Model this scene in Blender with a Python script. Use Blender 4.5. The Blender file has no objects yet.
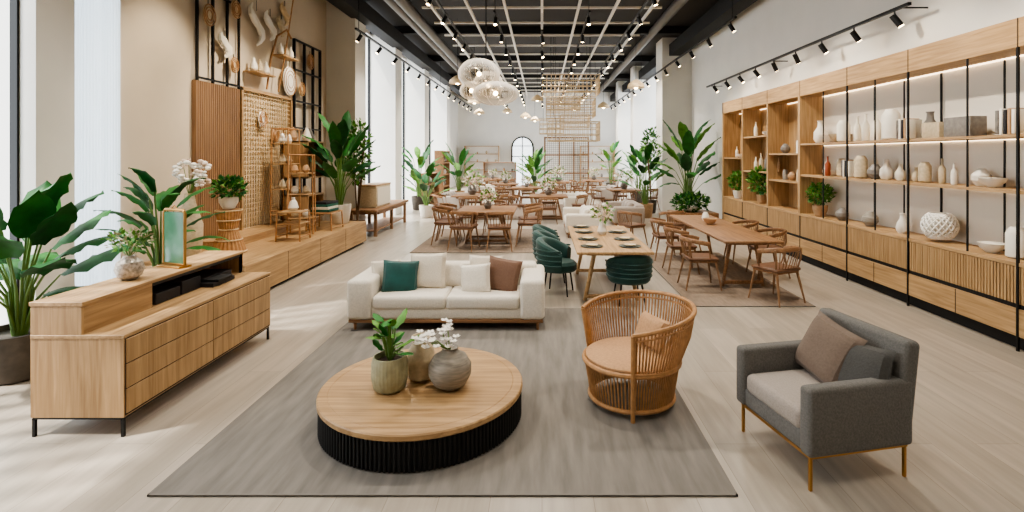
import bpy, bmesh, math, random
from mathutils import Vector, Matrix
random.seed(7)
R=random.random
def U(a,b): return a+(b-a)*random.random()
pi=math.pi
# ------------------------------------------------------------------ materials
def hx(h):
    h=h.lstrip('#'); o=[]
    for i in (0,2,4):
        c=int(h[i:i+2],16)/255
        o.append(c/12.92 if c<=.04045 else ((c+.055)/1.055)**2.4)
    return (*o,1)
def newmat(name):
    m=bpy.data.materials.new(name); m.use_nodes=True
    nt=m.node_tree; return m,nt,nt.nodes['Principled BSDF']
def mat(name,col,rough=.6,metal=0,nscale=0,namt=.15,bump=0,stretch=(1,1,1),sheen=0,emit=0,trans=0,ecol=None,spec=None):
    m,nt,p=newmat(name); c=hx(col)
    p.inputs['Base Color'].default_value=c; p.inputs['Roughness'].default_value=rough
    p.inputs['Metallic'].default_value=metal
    if spec is not None: p.inputs['Specular IOR Level'].default_value=spec
    if sheen: p.inputs['Sheen Weight'].default_value=sheen
    if trans: p.inputs['Transmission Weight'].default_value=trans
    if emit:
        p.inputs['Emission Color'].default_value=hx(ecol or col); p.inputs['Emission Strength'].default_value=emit
    if nscale:
        tc=nt.nodes.new('ShaderNodeTexCoord'); mp=nt.nodes.new('ShaderNodeMapping'); no=nt.nodes.new('ShaderNodeTexNoise')
        mp.inputs['Scale'].default_value=stretch; no.inputs['Scale'].default_value=nscale; no.inputs['Detail'].default_value=5
        rp=nt.nodes.new('ShaderNodeValToRGB')
        rp.color_ramp.elements[0].position=.3; rp.color_ramp.elements[1].position=.7
        rp.color_ramp.elements[0].color=(c[0]*(1-namt),c[1]*(1-namt),c[2]*(1-namt),1)
        rp.color_ramp.elements[1].color=(min(1,c[0]*(1+namt)),min(1,c[1]*(1+namt)),min(1,c[2]*(1+namt)),1)
        L=nt.links.new
        L(tc.outputs['Object'],mp.inputs[0]); L(mp.outputs[0],no.inputs['Vector']); L(no.outputs[0],rp.inputs[0]); L(rp.outputs[0],p.inputs['Base Color'])
        if bump:
            bn=nt.nodes.new('ShaderNodeBump'); bn.inputs['Strength'].default_value=bump; bn.inputs['Distance'].default_value=.01
            L(no.outputs[0],bn.inputs['Height']); L(bn.outputs[0],p.inputs['Normal'])
    return m
def wood(name,c1,c2,axis='Y',rough=.5):
    m,nt,p=newmat(name); L=nt.links.new
    tc=nt.nodes.new('ShaderNodeTexCoord'); mp=nt.nodes.new('ShaderNodeMapping'); no=nt.nodes.new('ShaderNodeTexNoise')
    s={'X':(.8,14,14),'Y':(14,.8,14),'Z':(14,14,.8)}[axis]
    mp.inputs['Scale'].default_value=s
    no.inputs['Scale'].default_value=2.2; no.inputs['Detail'].default_value=8; no.inputs['Distortion'].default_value=.5
    rp=nt.nodes.new('ShaderNodeValToRGB'); rp.color_ramp.elements[0].position=.32; rp.color_ramp.elements[1].position=.68
    rp.color_ramp.elements[0].color=hx(c1); rp.color_ramp.elements[1].color=hx(c2)
    L(tc.outputs['Object'],mp.inputs[0]); L(mp.outputs[0],no.inputs['Vector']); L(no.outputs[0],rp.inputs[0]); L(rp.outputs[0],p.inputs['Base Color'])
    bn=nt.nodes.new('ShaderNodeBump'); bn.inputs['Strength'].default_value=.08; bn.inputs['Distance'].default_value=.005
    L(no.outputs[0],bn.inputs['Height']); L(bn.outputs[0],p.inputs['Normal'])
    p.inputs['Roughness'].default_value=rough
    return m
oc=('#94744E','#B9976C')
OAKx=wood('oak_x',*oc,'X'); OAKy=wood('oak_y',*oc,'Y'); OAKz=wood('oak_z',*oc,'Z')
wc_=('#745337','#98714D')
WALx=wood('walnut_x',*wc_,'X'); WALy=wood('walnut_y',*wc_,'Y'); WALz=wood('walnut_z','#74563D','#94714F','Z')
OAKdark=mat('oak_shadow_gap','#3a2a1b',.8)
BLACK=mat('black_metal','#151413',.45,.3); BLACKM=mat('black_matte','#141210',.75)
DARKC=mat('ceiling_dark','#37332f',.9); GRIDM=mat('ceiling_bar_grey','#E0DACF',.6)
WALL=mat('plaster_white','#E3DFD7',.9,nscale=1.5,namt=.03); WALLB=mat('plaster_beige','#C8BAA6',.9,nscale=1.2,namt=.05)
GOLD=mat('brass','#B58A52',.3,.9)
CREAM=mat('cream_boucle','#D8CFC0',.95,nscale=60,namt=.08,bump=.3,sheen=.2)
CREAM2=mat('cushion_ivory','#CFC4B2',.95,nscale=80,namt=.08,bump=.3,sheen=.2)
TEAL=mat('teal_velvet','#0E4A45',.7,nscale=8,namt=.25,sheen=.2)
GREENV=mat('green_velvet','#0A3A33',.7,nscale=8,namt=.25,sheen=.2)
TAUPE=mat('taupe_cushion','#705443',.9,nscale=60,namt=.1,bump=.2,sheen=.1)
TAUPE2=mat('taupe_grey_cushion','#6B5B4E',.9,nscale=70,namt=.12,bump=.2,sheen=.1)
GREYF=mat('grey_fabric','#66635E',.95,nscale=90,namt=.18,bump=.3,sheen=.05)
GREYD=mat('grey_fabric_dark','#4A4844',.95,nscale=90,namt=.14,bump=.3,sheen=.05)
GREYL=mat('grey_fabric_light','#9A8F85',.95,nscale=90,namt=.1,bump=.3,sheen=.1)
RATTAN=mat('rattan','#A87C50',.55,nscale=20,namt=.2); RATTANL=mat('rattan_pale','#CDB48E',.6,nscale=20,namt=.15)
TERRA=mat('tan_cushion','#B48D68',.9,nscale=50,namt=.12,bump=.3)
LEATH=mat('brown_leather','#6A4A33',.5,nscale=14,namt=.15)
LEAF=mat('leaf_green','#2F6E2C',.5,nscale=6,namt=.35,spec=.3); LEAF2=mat('leaf_dark','#215428',.5,nscale=6,namt=.35,spec=.3); LEAF3=mat('leaf_light','#5E8C3A',.5,nscale=9,namt=.35,spec=.3)
STEM=mat('stem','#5C7A38',.6); BARK=mat('bark','#6b5138',.8)
SOIL=mat('soil','#3a2a1e',.95); WHITEP=mat('petal_white','#F1ECE2',.7); PINKP=mat('petal_blush','#D8C2B0',.8)
CERW=mat('ceramic_white','#E4DDD0',.4,nscale=8,namt=.05); CERB=mat('ceramic_beige','#BEAD90',.6,nscale=25,namt=.15,bump=.2)
CERG=mat('ceramic_sage','#9C987A',.6,nscale=25,namt=.12,bump=.2); CERS=mat('ceramic_stone','#8D8579',.6,nscale=9,namt=.3,bump=.2,stretch=(1,1,6))
CERGR=mat('ceramic_grey','#77716A',.5,nscale=20,namt=.2); CERT=mat('ceramic_tan','#AD8B68',.6,nscale=20,namt=.15); CERR=mat('ceramic_rust','#9A4E2E',.5)
POTG=mat('concrete_pot','#544D45',.85,nscale=12,namt=.2); DARKBOOK=mat('dark_book','#1b191c',.6); GREENB=mat('green_book','#1F5A4A',.6)
GREENGL=mat('green_glass_panel','#4E7C60',.25,nscale=4,namt=.15)
PAPER=mat('paper','#E3DCCB',.8)
BULB=mat('bulb','#FFE2B0',.5,emit=30,ecol='#FFDDA8')
LED=mat('led_strip','#FFE2B0',.5,emit=5,ecol='#FFE3BE')
def glassmat():
    m=bpy.data.materials.new('smoked_glass'); m.use_nodes=True; nt=m.node_tree; nt.nodes.clear()
    o=nt.nodes.new('ShaderNodeOutputMaterial'); mx=nt.nodes.new('ShaderNodeMixShader'); t=nt.nodes.new('ShaderNodeBsdfTransparent'); g=nt.nodes.new('ShaderNodeBsdfPrincipled')
    lw=nt.nodes.new('ShaderNodeLayerWeight'); lw.inputs[0].default_value=.45
    t.inputs[0].default_value=(.93,.91,.88,1); g.inputs['Roughness'].default_value=.1; g.inputs['Base Color'].default_value=(.8,.77,.72,1)
    nt.links.new(lw.outputs['Facing'],mx.inputs[0]); nt.links.new(t.outputs[0],mx.inputs[1]); nt.links.new(g.outputs[0],mx.inputs[2]); nt.links.new(mx.outputs[0],o.inputs[0])
    return m
GLASS=glassmat()
def sheermat():
    m=bpy.data.materials.new('sheer_curtain'); m.use_nodes=True; nt=m.node_tree; nt.nodes.clear()
    o=nt.nodes.new('ShaderNodeOutputMaterial'); mx=nt.nodes.new('ShaderNodeMixShader'); t=nt.nodes.new('ShaderNodeBsdfTranslucent'); g=nt.nodes.new('ShaderNodeBsdfDiffuse')
    t.inputs[0].default_value=(.8,.86,.9,1); g.inputs[0].default_value=(.8,.84,.87,1); mx.inputs[0].default_value=.6
    nt.links.new(g.outputs[0],mx.inputs[1]); nt.links.new(t.outputs[0],mx.inputs[2]); nt.links.new(mx.outputs[0],o.inputs[0]); return m
def floormat():
    m,nt,p=newmat('whitewashed_oak_floor'); L=nt.links.new
    tc=nt.nodes.new('ShaderNodeTexCoord'); mp=nt.nodes.new('ShaderNodeMapping'); mp.inputs['Rotation'].default_value=(0,0,pi/2)
    br=nt.nodes.new('ShaderNodeTexBrick'); br.inputs['Scale'].default_value=1; br.inputs['Brick Width'].default_value=2.4; br.inputs['Row Height'].default_value=.3
    br.inputs['Mortar Size'].default_value=.0022; br.inputs['Color1'].default_value=hx('#B3A89A'); br.inputs['Color2'].default_value=hx('#A2988A'); br.inputs['Mortar'].default_value=hx('#887E70'); br.inputs['Mortar Smooth'].default_value=.3
    L(tc.outputs['Object'],mp.inputs[0]); L(mp.outputs[0],br.inputs['Vector'])
    m2=nt.nodes.new('ShaderNodeMapping'); m2.inputs['Scale'].default_value=(7,.5,1); no=nt.nodes.new('ShaderNodeTexNoise'); no.inputs['Scale'].default_value=2; no.inputs['Detail'].default_value=8
    L(tc.outputs['Object'],m2.inputs[0]); L(m2.outputs[0],no.inputs['Vector'])
    rp=nt.nodes.new('ShaderNodeValToRGB'); rp.color_ramp.elements[0].position=.3; rp.color_ramp.elements[1].position=.7; rp.color_ramp.elements[0].color=(.76,.755,.745,1); rp.color_ramp.elements[1].color=(1.08,1.08,1.08,1)
    mx=nt.nodes.new('ShaderNodeMix'); mx.data_type='RGBA'; mx.blend_type='MULTIPLY'; mx.inputs[0].default_value=.9
    L(no.outputs[0],rp.inputs[0]); L(br.outputs['Color'],mx.inputs[6]); L(rp.outputs[0],mx.inputs[7]); L(mx.outputs[2],p.inputs['Base Color'])
    p.inputs['Roughness'].default_value=.3
    return m
FLOOR=floormat()
RUG=mat('grey_wool_rug','#78726A',.97,nscale=2.4,namt=.2,bump=.2,stretch=(6,.8,1)); RUG2=mat('taupe_rug','#807060',.97,nscale=6,namt=.15,bump=.2,stretch=(4,1,1))
RUGE=mat('rug_binding','#78726A',.97)
# ------------------------------------------------------------------ builder
COL=bpy.context.scene.collection
class B:
    def __init__(s): s.bm=bmesh.new(); s.mats=[]
    def mi(s,m):
        if m not in s.mats: s.mats.append(m)
        return s.mats.index(m)
    def add(s,t,m,M=None):
        i=s.mi(m)
        for f in t.faces: f.material_index=i
        if M is not None: t.transform(M)
        me=bpy.data.meshes.new('t'); t.to_mesh(me); t.free(); s.bm.from_mesh(me); bpy.data.meshes.remove(me)
    def box(s,c,d,m,bev=0,seg=2,rot=(0,0,0)):
        t=bmesh.new(); bmesh.ops.create_cube(t,size=1); bmesh.ops.scale(t,vec=d,verts=t.verts)
        if bev: bmesh.ops.bevel(t,geom=t.edges[:],offset=min(bev,min(d)*.49),segments=seg,profile=.5,affect='EDGES')
        M=Matrix.Translation(c)@Matrix.Rotation(rot[2],4,'Z')@Matrix.Rotation(rot[1],4,'Y')@Matrix.Rotation(rot[0],4,'X')
        s.add(t,m,M)
    def bx(s,x0,x1,y0,y1,z0,z1,m,bev=0,seg=2):
        s.box(((x0+x1)/2,(y0+y1)/2,(z0+z1)/2),(abs(x1-x0),abs(y1-y0),abs(z1-z0)),m,bev,seg)
    def cyl(s,p0,p1,r0,m,r1=None,seg=10):
        r1=r0 if r1 is None else r1; p0=Vector(p0); p1=Vector(p1); d=p1-p0
        t=bmesh.new(); bmesh.ops.create_cone(t,cap_ends=True,segments=seg,radius1=r0,radius2=r1,depth=d.length)
        M=Matrix.Translation((p0+p1)/2)@d.to_track_quat('Z','Y').to_matrix().to_4x4(); s.add(t,m,M)
    def sph(s,c,r,m,sc=(1,1,1),seg=16):
        t=bmesh.new(); bmesh.ops.create_uvsphere(t,u_segments=seg,v_segments=max(6,seg//2),radius=r); bmesh.ops.scale(t,vec=sc,verts=t.verts); s.add(t,m,Matrix.Translation(c))
    def lathe(s,pr,m,c=(0,0,0),seg=28,rib=0,ribn=0):
        t=bmesh.new(); rings=[]
        for r,z in pr:
            ring=[]
            for k in range(seg):
                a=2*pi*k/seg; rr=max(r,1e-4)*(1+(rib*math.cos(a*ribn) if ribn else 0))
                ring.append(t.verts.new((rr*math.cos(a),rr*math.sin(a),z)))
            rings.append(ring)
        for a,b_ in zip(rings,rings[1:]):
            for k in range(seg): t.faces.new((a[k],a[(k+1)%seg],b_[(k+1)%seg],b_[k]))
        t.faces.new(rings[0][::-1]); t.faces.new(rings[-1])
        s.add(t,m,Matrix.Translation(c))
    def tube(s,pts,r,m,seg=7,closed=False,sq=None):
        pts=[Vector(p) for p in pts]; n=len(pts); t=bmesh.new(); rings=[]; up=None
        for i,p in enumerate(pts):
            if closed: d=pts[(i+1)%n]-pts[i-1]
            else: d=pts[min(i+1,n-1)]-pts[max(i-1,0)]
            d.normalize()
            if up is None:
                up=Vector((0,0,1)) if abs(d.z)<.9 else Vector((1,0,0))
            a=d.cross(up).normalized(); u=a.cross(d).normalized(); up=u
            rr=r[i] if isinstance(r,(list,tuple)) else r
            q=sq or (1,1)
            rings.append([t.verts.new(p+a*math.cos(2*pi*k/seg)*rr*q[0]+u*math.sin(2*pi*k/seg)*rr*q[1]) for k in range(seg)])
        rr=list(zip(rings,rings[1:]))
        if closed: rr.append((rings[-1],rings[0]))
        for x,y in rr:
            for k in range(seg): t.faces.new((x[k],x[(k+1)%seg],y[(k+1)%seg],y[k]))
        if not closed: t.faces.new(rings[0][::-1]); t.faces.new(rings[-1])
        bmesh.ops.recalc_face_normals(t,faces=t.faces[:]); s.add(t,m)
    def shell(s,ro,th,a0,a1,zb,zt,m,n=28):
        t=bmesh.new(); rings=[]
        for i in range(n+1):
            a=a0+(a1-a0)*i/n; r=ro(a); z1=zt(a); c=Vector((math.sin(a),math.cos(a),0))
            sec=[(r-th*.3,zb),(r,zb+.03),(r+.02,(zb+z1)/2),(r+.03,z1-.04),(r+.01,z1-.01),(r-th*.5+.01,z1),(r-th+.03,z1-.01),(r-th+.01,z1-.04),(r-th,(zb+z1)/2),(r-th,zb+.03)]
            rings.append([t.verts.new(c*q+Vector((0,0,z))) for q,z in sec])
        k=len(rings[0])
        for x,y in zip(rings,rings[1:]):
            for j in range(k): t.faces.new((x[j],x[(j+1)%k],y[(j+1)%k],y[j]))
        t.faces.new(rings[0][::-1]); t.faces.new(rings[-1]); bmesh.ops.recalc_face_normals(t,faces=t.faces[:]); s.add(t,m)
    def pillow(s,c,w,h,th,m,rot=(0,0,0),n=12):
        t=bmesh.new(); g={}
        for sd in (1,-1):
            for i in range(n+1):
                for j in range(n+1):
                    u=2*i/n-1; v=2*j/n-1
                    edge=i in(0,n) or j in(0,n)
                    if edge and sd==-1: g[sd,i,j]=g[1,i,j]; continue
                    k=max(0,(1-u**4)*(1-v**4))**.55
                    pin=1-.06*(1-abs(u)**2)*(abs(v)**3); pin2=1-.06*(1-abs(v)**2)*(abs(u)**3)
                    g[sd,i,j]=t.verts.new((u*w/2*pin2,sd*th/2*k,v*h/2*pin))
            for i in range(n):
                for j in range(n):
                    q=[g[sd,i,j],g[sd,i+1,j],g[sd,i+1,j+1],g[sd,i,j+1]]
                    t.faces.new(q[::-1] if sd==1 else q)
        M=Matrix.Translation(c)@Matrix.Rotation(rot[2],4,'Z')@Matrix.Rotation(rot[1],4,'Y')@Matrix.Rotation(rot[0],4,'X')
        s.add(t,m,M)
    def leaf(s,base,az,elev,L,W,droop,m,n=8,fold=.3):
        t=bmesh.new(); p=Vector(base); e=elev; rows=[]
        side=Vector((-math.sin(az),math.cos(az),0))
        for i in range(n+1):
            q=i/n; w=W*.5*(math.sin(pi*min(1,q*.93+.07))**.75)
            if i==n: w=.002
            d=Vector((math.cos(e)*math.cos(az),math.cos(e)*math.sin(az),math.sin(e))); up=d.cross(side)*-1
            wv=.06*W*math.sin(i*2.1+az*3)
            rows.append([t.verts.new(p-side*w+up*(w*fold+wv)),t.verts.new(p-side*w*.5+up*w*fold*.4),t.verts.new(p),t.verts.new(p+side*w*.5+up*w*fold*.4),t.verts.new(p+side*w+up*(w*fold-wv))])
            p=p+d*(L/n); e-=droop/n
        for a,b_ in zip(rows,rows[1:]):
            for k in range(4): t.faces.new((a[k],a[k+1],b_[k+1],b_[k]))
        s.add(t,m)
    def foliage(s,c,rad,n,ls,mats):
        t={m:bmesh.new() for m in mats}
        for _ in range(n):
            m=random.choice(mats); tb=t[m]
            v=Vector((U(-1,1),U(-1,1),U(-1,1)))
            while v.length>1: v=Vector((U(-1,1),U(-1,1),U(-1,1)))
            p=Vector(c)+Vector((v.x*rad[0],v.y*rad[1],v.z*rad[2]))
            d=(v+Vector((U(-.6,.6),U(-.6,.6),U(-.3,.9)))).normalized(); sd=d.cross(Vector((U(-1,1),U(-1,1),1))).normalized(); up=sd.cross(d)
            l=ls*U(.7,1.3); w=l*.3
            q=[tb.verts.new(p),tb.verts.new(p+d*l*.5+sd*w+up*w*.3),tb.verts.new(p+d*l),tb.verts.new(p+d*l*.5-sd*w+up*w*.3)]
            tb.faces.new(q)
        for m in t: s.add(t[m],m)
    def finish(s,name,loc=None,rot=0,ang=35,clampx=None):
        me=bpy.data.meshes.new(name)
        if loc is None:
            xs=[v.co.x for v in s.bm.verts]; ys=[v.co.y for v in s.bm.verts]; zs=[v.co.z for v in s.bm.verts]
            loc=((min(xs)+max(xs))/2,(min(ys)+max(ys))/2,min(zs)); bmesh.ops.translate(s.bm,vec=(-loc[0],-loc[1],-loc[2]),verts=s.bm.verts)
        if clampx:
            for v in s.bm.verts:
                wx=v.co.x+loc[0]
                if wx<clampx[0]: v.co.x=clampx[0]+(wx-clampx[0])*.04-loc[0]
                if wx>clampx[1]: v.co.x=clampx[1]+(wx-clampx[1])*.04-loc[0]
        s.bm.to_mesh(me); s.bm.free()
        for m in s.mats: me.materials.append(m)
        me.polygons.foreach_set('use_smooth',[True]*len(me.polygons)); me.set_sharp_from_angle(angle=math.radians(ang))
        o=bpy.data.objects.new(name,me); o.location=loc; o.rotation_euler=(0,0,rot); COL.objects.link(o); return o
def dup(o,loc,rot=0,sc=1):
    c=o.copy(); c.location=loc; c.rotation_euler=(0,0,rot); c.scale=(sc,sc,sc) if not isinstance(sc,tuple) else sc; COL.objects.link(c); return c
def rad(d): return math.radians(d)
def arc(r,a0,a1,z,n=16,c=(0,0)):
    out=[]
    for i in range(n+1):
        a=a0+(a1-a0)*i/n; zz=z(a) if callable(z) else z; rr=r(a) if callable(r) else r
        out.append((c[0]+rr*math.sin(a),c[1]+rr*math.cos(a),zz))   # a=0 -> +Y (back)
    return out
CH=6.2; WX0=-5.6; WX1=5.35; YB=34.7; YF=-2.0
# ------------------------------------------------------------------ room shell
b=B(); b.bx(WX0-.3,WX1+.3,YF,YB+.3,-.1,0,FLOOR); b.finish('floor',loc=(0,0,0))
b=B(); b.bx(WX0-.3,WX1+.3,YF,YB+.3,CH,CH+.15,DARKC); b.finish('ceiling',loc=(0,0,0))
b=B()
def wl(y0,y1,m=WALL,x1=WX0,z0=0,z1=CH): b.bx(WX0-.3,x1,y0,y1,z0,z1,m)
wl(YF,1.0); wl(5.65,6.12,WALL,-5.5); wl(6.85,13.5,WALLB); wl(13.5,14.3,WALL,-4.85); wl(17.2,18,WALL,-4.85); wl(21.5,22.3,WALL,-4.85); wl(26.5,27.3,WALL,-4.85); wl(31,YB)
for y0,y1 in ((1.0,5.65),(6.12,6.85),(14.3,17.2),(18,21.5),(22.3,26.5),(27.3,31)):
    wl(y0,y1,WALL,WX0,5.9,CH); wl(y0,y1,WALL,WX0,0,.08)
b.finish('wall_left')
b=B()
def wr(y0,y1,m=WALL,x0=WX1,z0=0,z1=CH): b.bx(x0,WX1+.3,y0,y1,z0,z1,m)
wr(YF,18.6); wr(18.6,19.6,WALL,4.3); wr(19.6,20.4); wr(24.5,25.3,WALL,4.3); wr(29.5,30.3,WALL,4.3); wr(33.5,YB)
for y0,y1 in ((20.4,24.5),(25.3,29.5),(30.3,33.5)):
    wr(y0,y1,WALL,WX1,5.8,CH); wr(y0,y1,WALL,WX1,0,.3)
b.finish('wall_right')
b=B(); b.bx(WX0-.3,WX1+.3,YB,YB+.3,0,CH,WALL); b.finish('wall_back')
b=B(); b.bx(WX0-.3,WX1+.3,YF-.2,YF,0,CH,WALL); b.finish('wall_front')
wi=1
def window(x,y0,y1,z0,z1,n,fr=.05):
    global wi
    b=B()
    for i in range(n+1):
        y=y0+(y1-y0)*i/n; b.bx(x-.04,x+.04,max(y0,y-fr/2),min(y1,y+fr/2),z0,z1,BLACK)
    for z in (z0,z1-.05): b.bx(x-.03,x+.03,y0,y1,z,z+.05,BLACK)
    b.finish('window_%d'%wi); wi+=1
window(-5.72,1.0,5.65,.08,5.9,14,.05); window(-5.72,6.12,6.85,.08,5.9,2,.05)
window(-5.72,14.3,17.2,.08,5.9,3); window(-5.72,18,21.5,.08,5.9,3); window(-5.72,22.3,26.5,.08,5.9,3); window(-5.72,27.3,31,.08,5.9,3)
window(5.5,20.4,24.5,.3,5.8,3); window(5.5,25.3,29.5,.3,5.8,3); window(5.5,30.3,33.5,.3,5.8,2)
b=B(); GL=mat('daylit_pane','#E8ECEC',.3,emit=2.0,ecol='#EEF4F8')
pts=[(-2.0,0),(-2.0,2.5)]+[(-1.3-.7*math.cos(a),2.5+.7*math.sin(a)) for a in [pi*i/10 for i in range(11)]][1:]+[(-.6,0)]
t=bmesh.new(); t.faces.new([t.verts.new((x,YB-.03,z)) for x,z in pts]); b.add(t,GL)
b.tube([(x,YB-.04,z) for x,z in pts],.05,BLACK); b.box((-1.3,YB-.04,1.6),(.05,.05,3.2),BLACK)
for z in(1,1.9,2.6): b.box((-1.3,YB-.04,z),(1.4,.05,.05),BLACK)
b.finish('window_10')
b=B(); t=bmesh.new(); SH=sheermat(); N=110; rows=[]
for i in range(N+1):
    y=6.14+.69*i/N; x=-5.54+.018*math.sin(i*.9); rows.append((t.verts.new((x,y,.02)),t.verts.new((x,y,5.95))))
for a,c in zip(rows,rows[1:]): t.faces.new((a[0],c[0],c[1],a[1]))
b.add(t,SH); b.finish('curtain')
# ceiling beams, grid, tracks
b=B()
for x in (-4.75,4.75): b.bx(x-.2,x+.2,YF+.2,YB,5.55,5.95,BLACKM)
for y in range(12,34,5): b.bx(-5.6,5.3,y-.1,y+.1,5.95,6.18,BLACKM)
b.finish('trim_1')
b=B()
for i in range(7):
    x=-2.7+.9*i; b.bx(x-.03,x+.03,9,33.5,5.6,5.66,GRIDM)
y=10
while y<33.5: b.bx(-3.0,3.0,y-.03,y+.03,5.66,5.71,GRIDM); y+=1.5
for x in(-3,3):
    for y in (10,16,22,28): b.cyl((x,y,5.66),(x,y,6.2),.012,BLACK)
b.finish('ceiling_grid')
b=B(); DUCT=mat('duct','#6a655f',.5,.4)
for x,z in ((-3.9,6.0),(-3.5,5.85),(3.6,6.0)): b.tube([(x,8,z),(x,34,z)],.14,DUCT,seg=14)
b.finish('ceiling_duct')
def track(name,x,z,y0,y1,step,lean=0,zc=CH):
    b=B(); b.bx(x-.025,x+.025,y0,y1,z,z+.04,BLACK)
    yy=y0+.3
    while yy<y1:
        b.cyl((x,yy,z),(x,yy,z-.10),.012,BLACK)
        p=Vector((x,yy,z-.10)); d=Vector((lean,U(-.5,.3),-1)).normalized()
        b.cyl(p-d*.05,p+d*.14,.045,BLACK,seg=12); b.cyl(p+d*.14,p+d*.145,.038,BULB,seg=12)
        yy+=step
    for yy in (y0+.2,(y0+y1)/2,y1-.2):
        if zc: b.cyl((x,yy,z+.04),(x,yy,zc),.008,BLACK)
        else: b.cyl((x,yy,z+.02),(5.34,yy,z+.02),.012,BLACK)
    b.finish(name)
track('track_light_rail',-2.2,5.2,10,33,1.5,-.4); track('track_light_rail',2.2,5.2,10,33,1.5,.4)
track('track_light_rail',-4.3,4.9,12,32,1.5,-.6); track('track_light_rail',4.1,4.9,11,32,1.5,.6); track('track_light_rail',0,5.1,13,33,2.0,.2)
track('track_light_rail',-1.1,5.3,12,33,1.8,0); track('track_light_rail',1.1,5.3,12,33,1.8,0)
track('wall_track_light',4.95,4.02,7.0,15.6,.95,.6,None)
# ------------------------------------------------------------------ rugs
def rug(name,x0,x1,y0,y1,m):
    b=B(); b.bx(x0,x1,y0,y1,.001,.012,m,.004,1)
    for a in ((x0,x1,y0,y0+.012),(x0,x1,y1-.012,y1),(x0,x0+.012,y0,y1),(x1-.012,x1,y0,y1)): b.bx(*a,.002,.0125,RUGE)
    b.finish(name)
rug('area_rug',-2.31,1.146,3.04,6.75,RUG); rug('area_rug',1.97,3.6,6.84,10.6,RUG2); rug('area_rug',-2.7,.3,10.6,14,RUG2); rug('area_rug',-2.2,2.6,16,21,RUG2)
# ------------------------------------------------------------------ sideboard
b=B(); x0,x1,xm=-3.62,-2.96,-3.26; y0,y1=3.68,5.66
b.bx(x0,x1,y0+.02,y1,.14,.70,OAKy,.003,1); b.bx(x0,x1,y0,y0+.02,.14,.70,OAKz)
b.bx(x0,x1+.008,y0-.006,y1+.008,.70,.725,OAKy,.003,1)
b.bx(x1-.002,x1+.003,y0+.01,y1-.01,.15,.70,OAKdark)
for i in range(3):
    z0=.165+i*.178
    for (a,c) in ((y0+.015,4.664),(4.67,y1-.015)):
        b.bx(x1-.002,x1+.012,a,c,z0,z0+.170,OAKz,.003,1)
b.bx(x0,xm,y0+.02,4.35,.725,.93,OAKy); b.bx(x0,xm,y0,y0+.02,.725,.93,OAKz)
b.bx(x0,x0+.03,4.35,y1,.725,.93,OAKy)
b.bx(xm-.02,xm,y1-.03,y1,.725,.93,BLACK); b.bx(x0,xm,y1-.03,y1,.725,.93,OAKz)
b.bx(x0-.01,xm+.012,y0-.006,y1+.01,.93,.958,OAKy,.003,1)
b.bx(xm-.02,xm-.005,4.36,y1-.03,.90,.93,BLACK)
for i,(a,c,h) in enumerate(((4.42,4.72,.09),(4.74,5.0,.12),(5.05,5.5,.07))): b.bx(x0+.05,xm-.02,a,c,.725,.725+h,DARKBOOK,.004,1)
b.bx(xm-.12,xm+.1,5.0,5.35,.725,.765,DARKBOOK,.004,1); b.bx(xm-.02,xm+.12,5.05,5.28,.765,.79,BLACKM,.003,1)
for x in (x0+.015,x1-.015):
    for y in (y0+.015,y1-.015): b.bx(x-.01,x+.01,y-.01,y+.01,0,.13,BLACK)
for x in (x0+.015,x1-.015): b.bx(x-.01,x+.01,y0+.01,y1-.01,.125,.14,BLACK)
for y in (y0+.015,y1-.015): b.bx(x0+.01,x1-.01,y-.01,y+.01,.125,.14,BLACK)
b.finish('sideboard')
b=B(); b.lathe([(.04,0),(.085,.03),(.105,.09),(.09,.15),(.05,.18),(.045,.2),(.04,.2)],mat('mosaic_vase','#B0A597',.4,.2,nscale=45,namt=.5),seg=28)
for k in range(14):
    a=U(0,6.28); r=U(.05,.16); b.tube([(0,0,.18),(r*.4*math.cos(a),r*.4*math.sin(a),.26),(r*math.cos(a),r*math.sin(a),U(.3,.38))],.003,STEM,4)
b.foliage((0,0,.33),(.16,.16,.09),200,.045,[LEAF3,CERG,LEAF]); b.finish('small_vase_plant',loc=(-3.45,4.35,.959))
b=B(); b.tube([(-.14,0,.03),(-.14,0,.5),(-.12,0,.53),(.12,0,.53),(.14,0,.5),(.14,0,.03)],.014,GOLD,8,closed=True); b.box((0,0,.27),(.26,.012,.48),GREENGL,.004)
b.box((0,0,.01),(.3,.12,.02),GOLD,.004); b.tube([(-.05,0,.53),(0,0,.57),(.05,0,.53)],.006,GOLD,6); b.finish('green_glass_lantern',loc=(-3.43,4.85,.959),rot=rad(-20))
# ------------------------------------------------------------------ plants
def pot(b,r,h,m):
    b.lathe([(r*.72,0),(r*.8,.02),(r*.97,h*.7),(r,h),(r*.9,h),(r*.88,h-.05)],m,seg=28); b.lathe([(r*.88,h-.06),(.01,h-.05)],SOIL,seg=20)
def bigplant(name,loc,r,h,pm,n,stem,L,W,spread=.35,elev=(50,80),droop=(.8,1.5),mats=(LEAF,LEAF2),seed=1,cx=(-5.5,5.28)):
    random.seed(seed); b=B(); pot(b,r,h,pm)
    for i in range(n):
        az=i*2.4+U(-.3,.3); q=(i+.5)/n; sh=stem*(.35+.65*q)*U(.9,1.1); sp=spread*(1.25-.8*q)
        top=Vector((sp*math.cos(az),sp*math.sin(az),h+sh)); e=rad(elev[0]+(elev[1]-elev[0])*q)
        b.tube([(0.04*math.cos(az),.04*math.sin(az),h-.05),(top.x*.4,top.y*.4,h+sh*.55),top],[.016,.012,.007],STEM,6)
        b.leaf(top,az,e,L*U(.8,1.1),W*U(.85,1.1),U(*droop),random.choice(mats),n=9)
    return b.finish(name,loc=loc,ang=60,clampx=cx)
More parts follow.
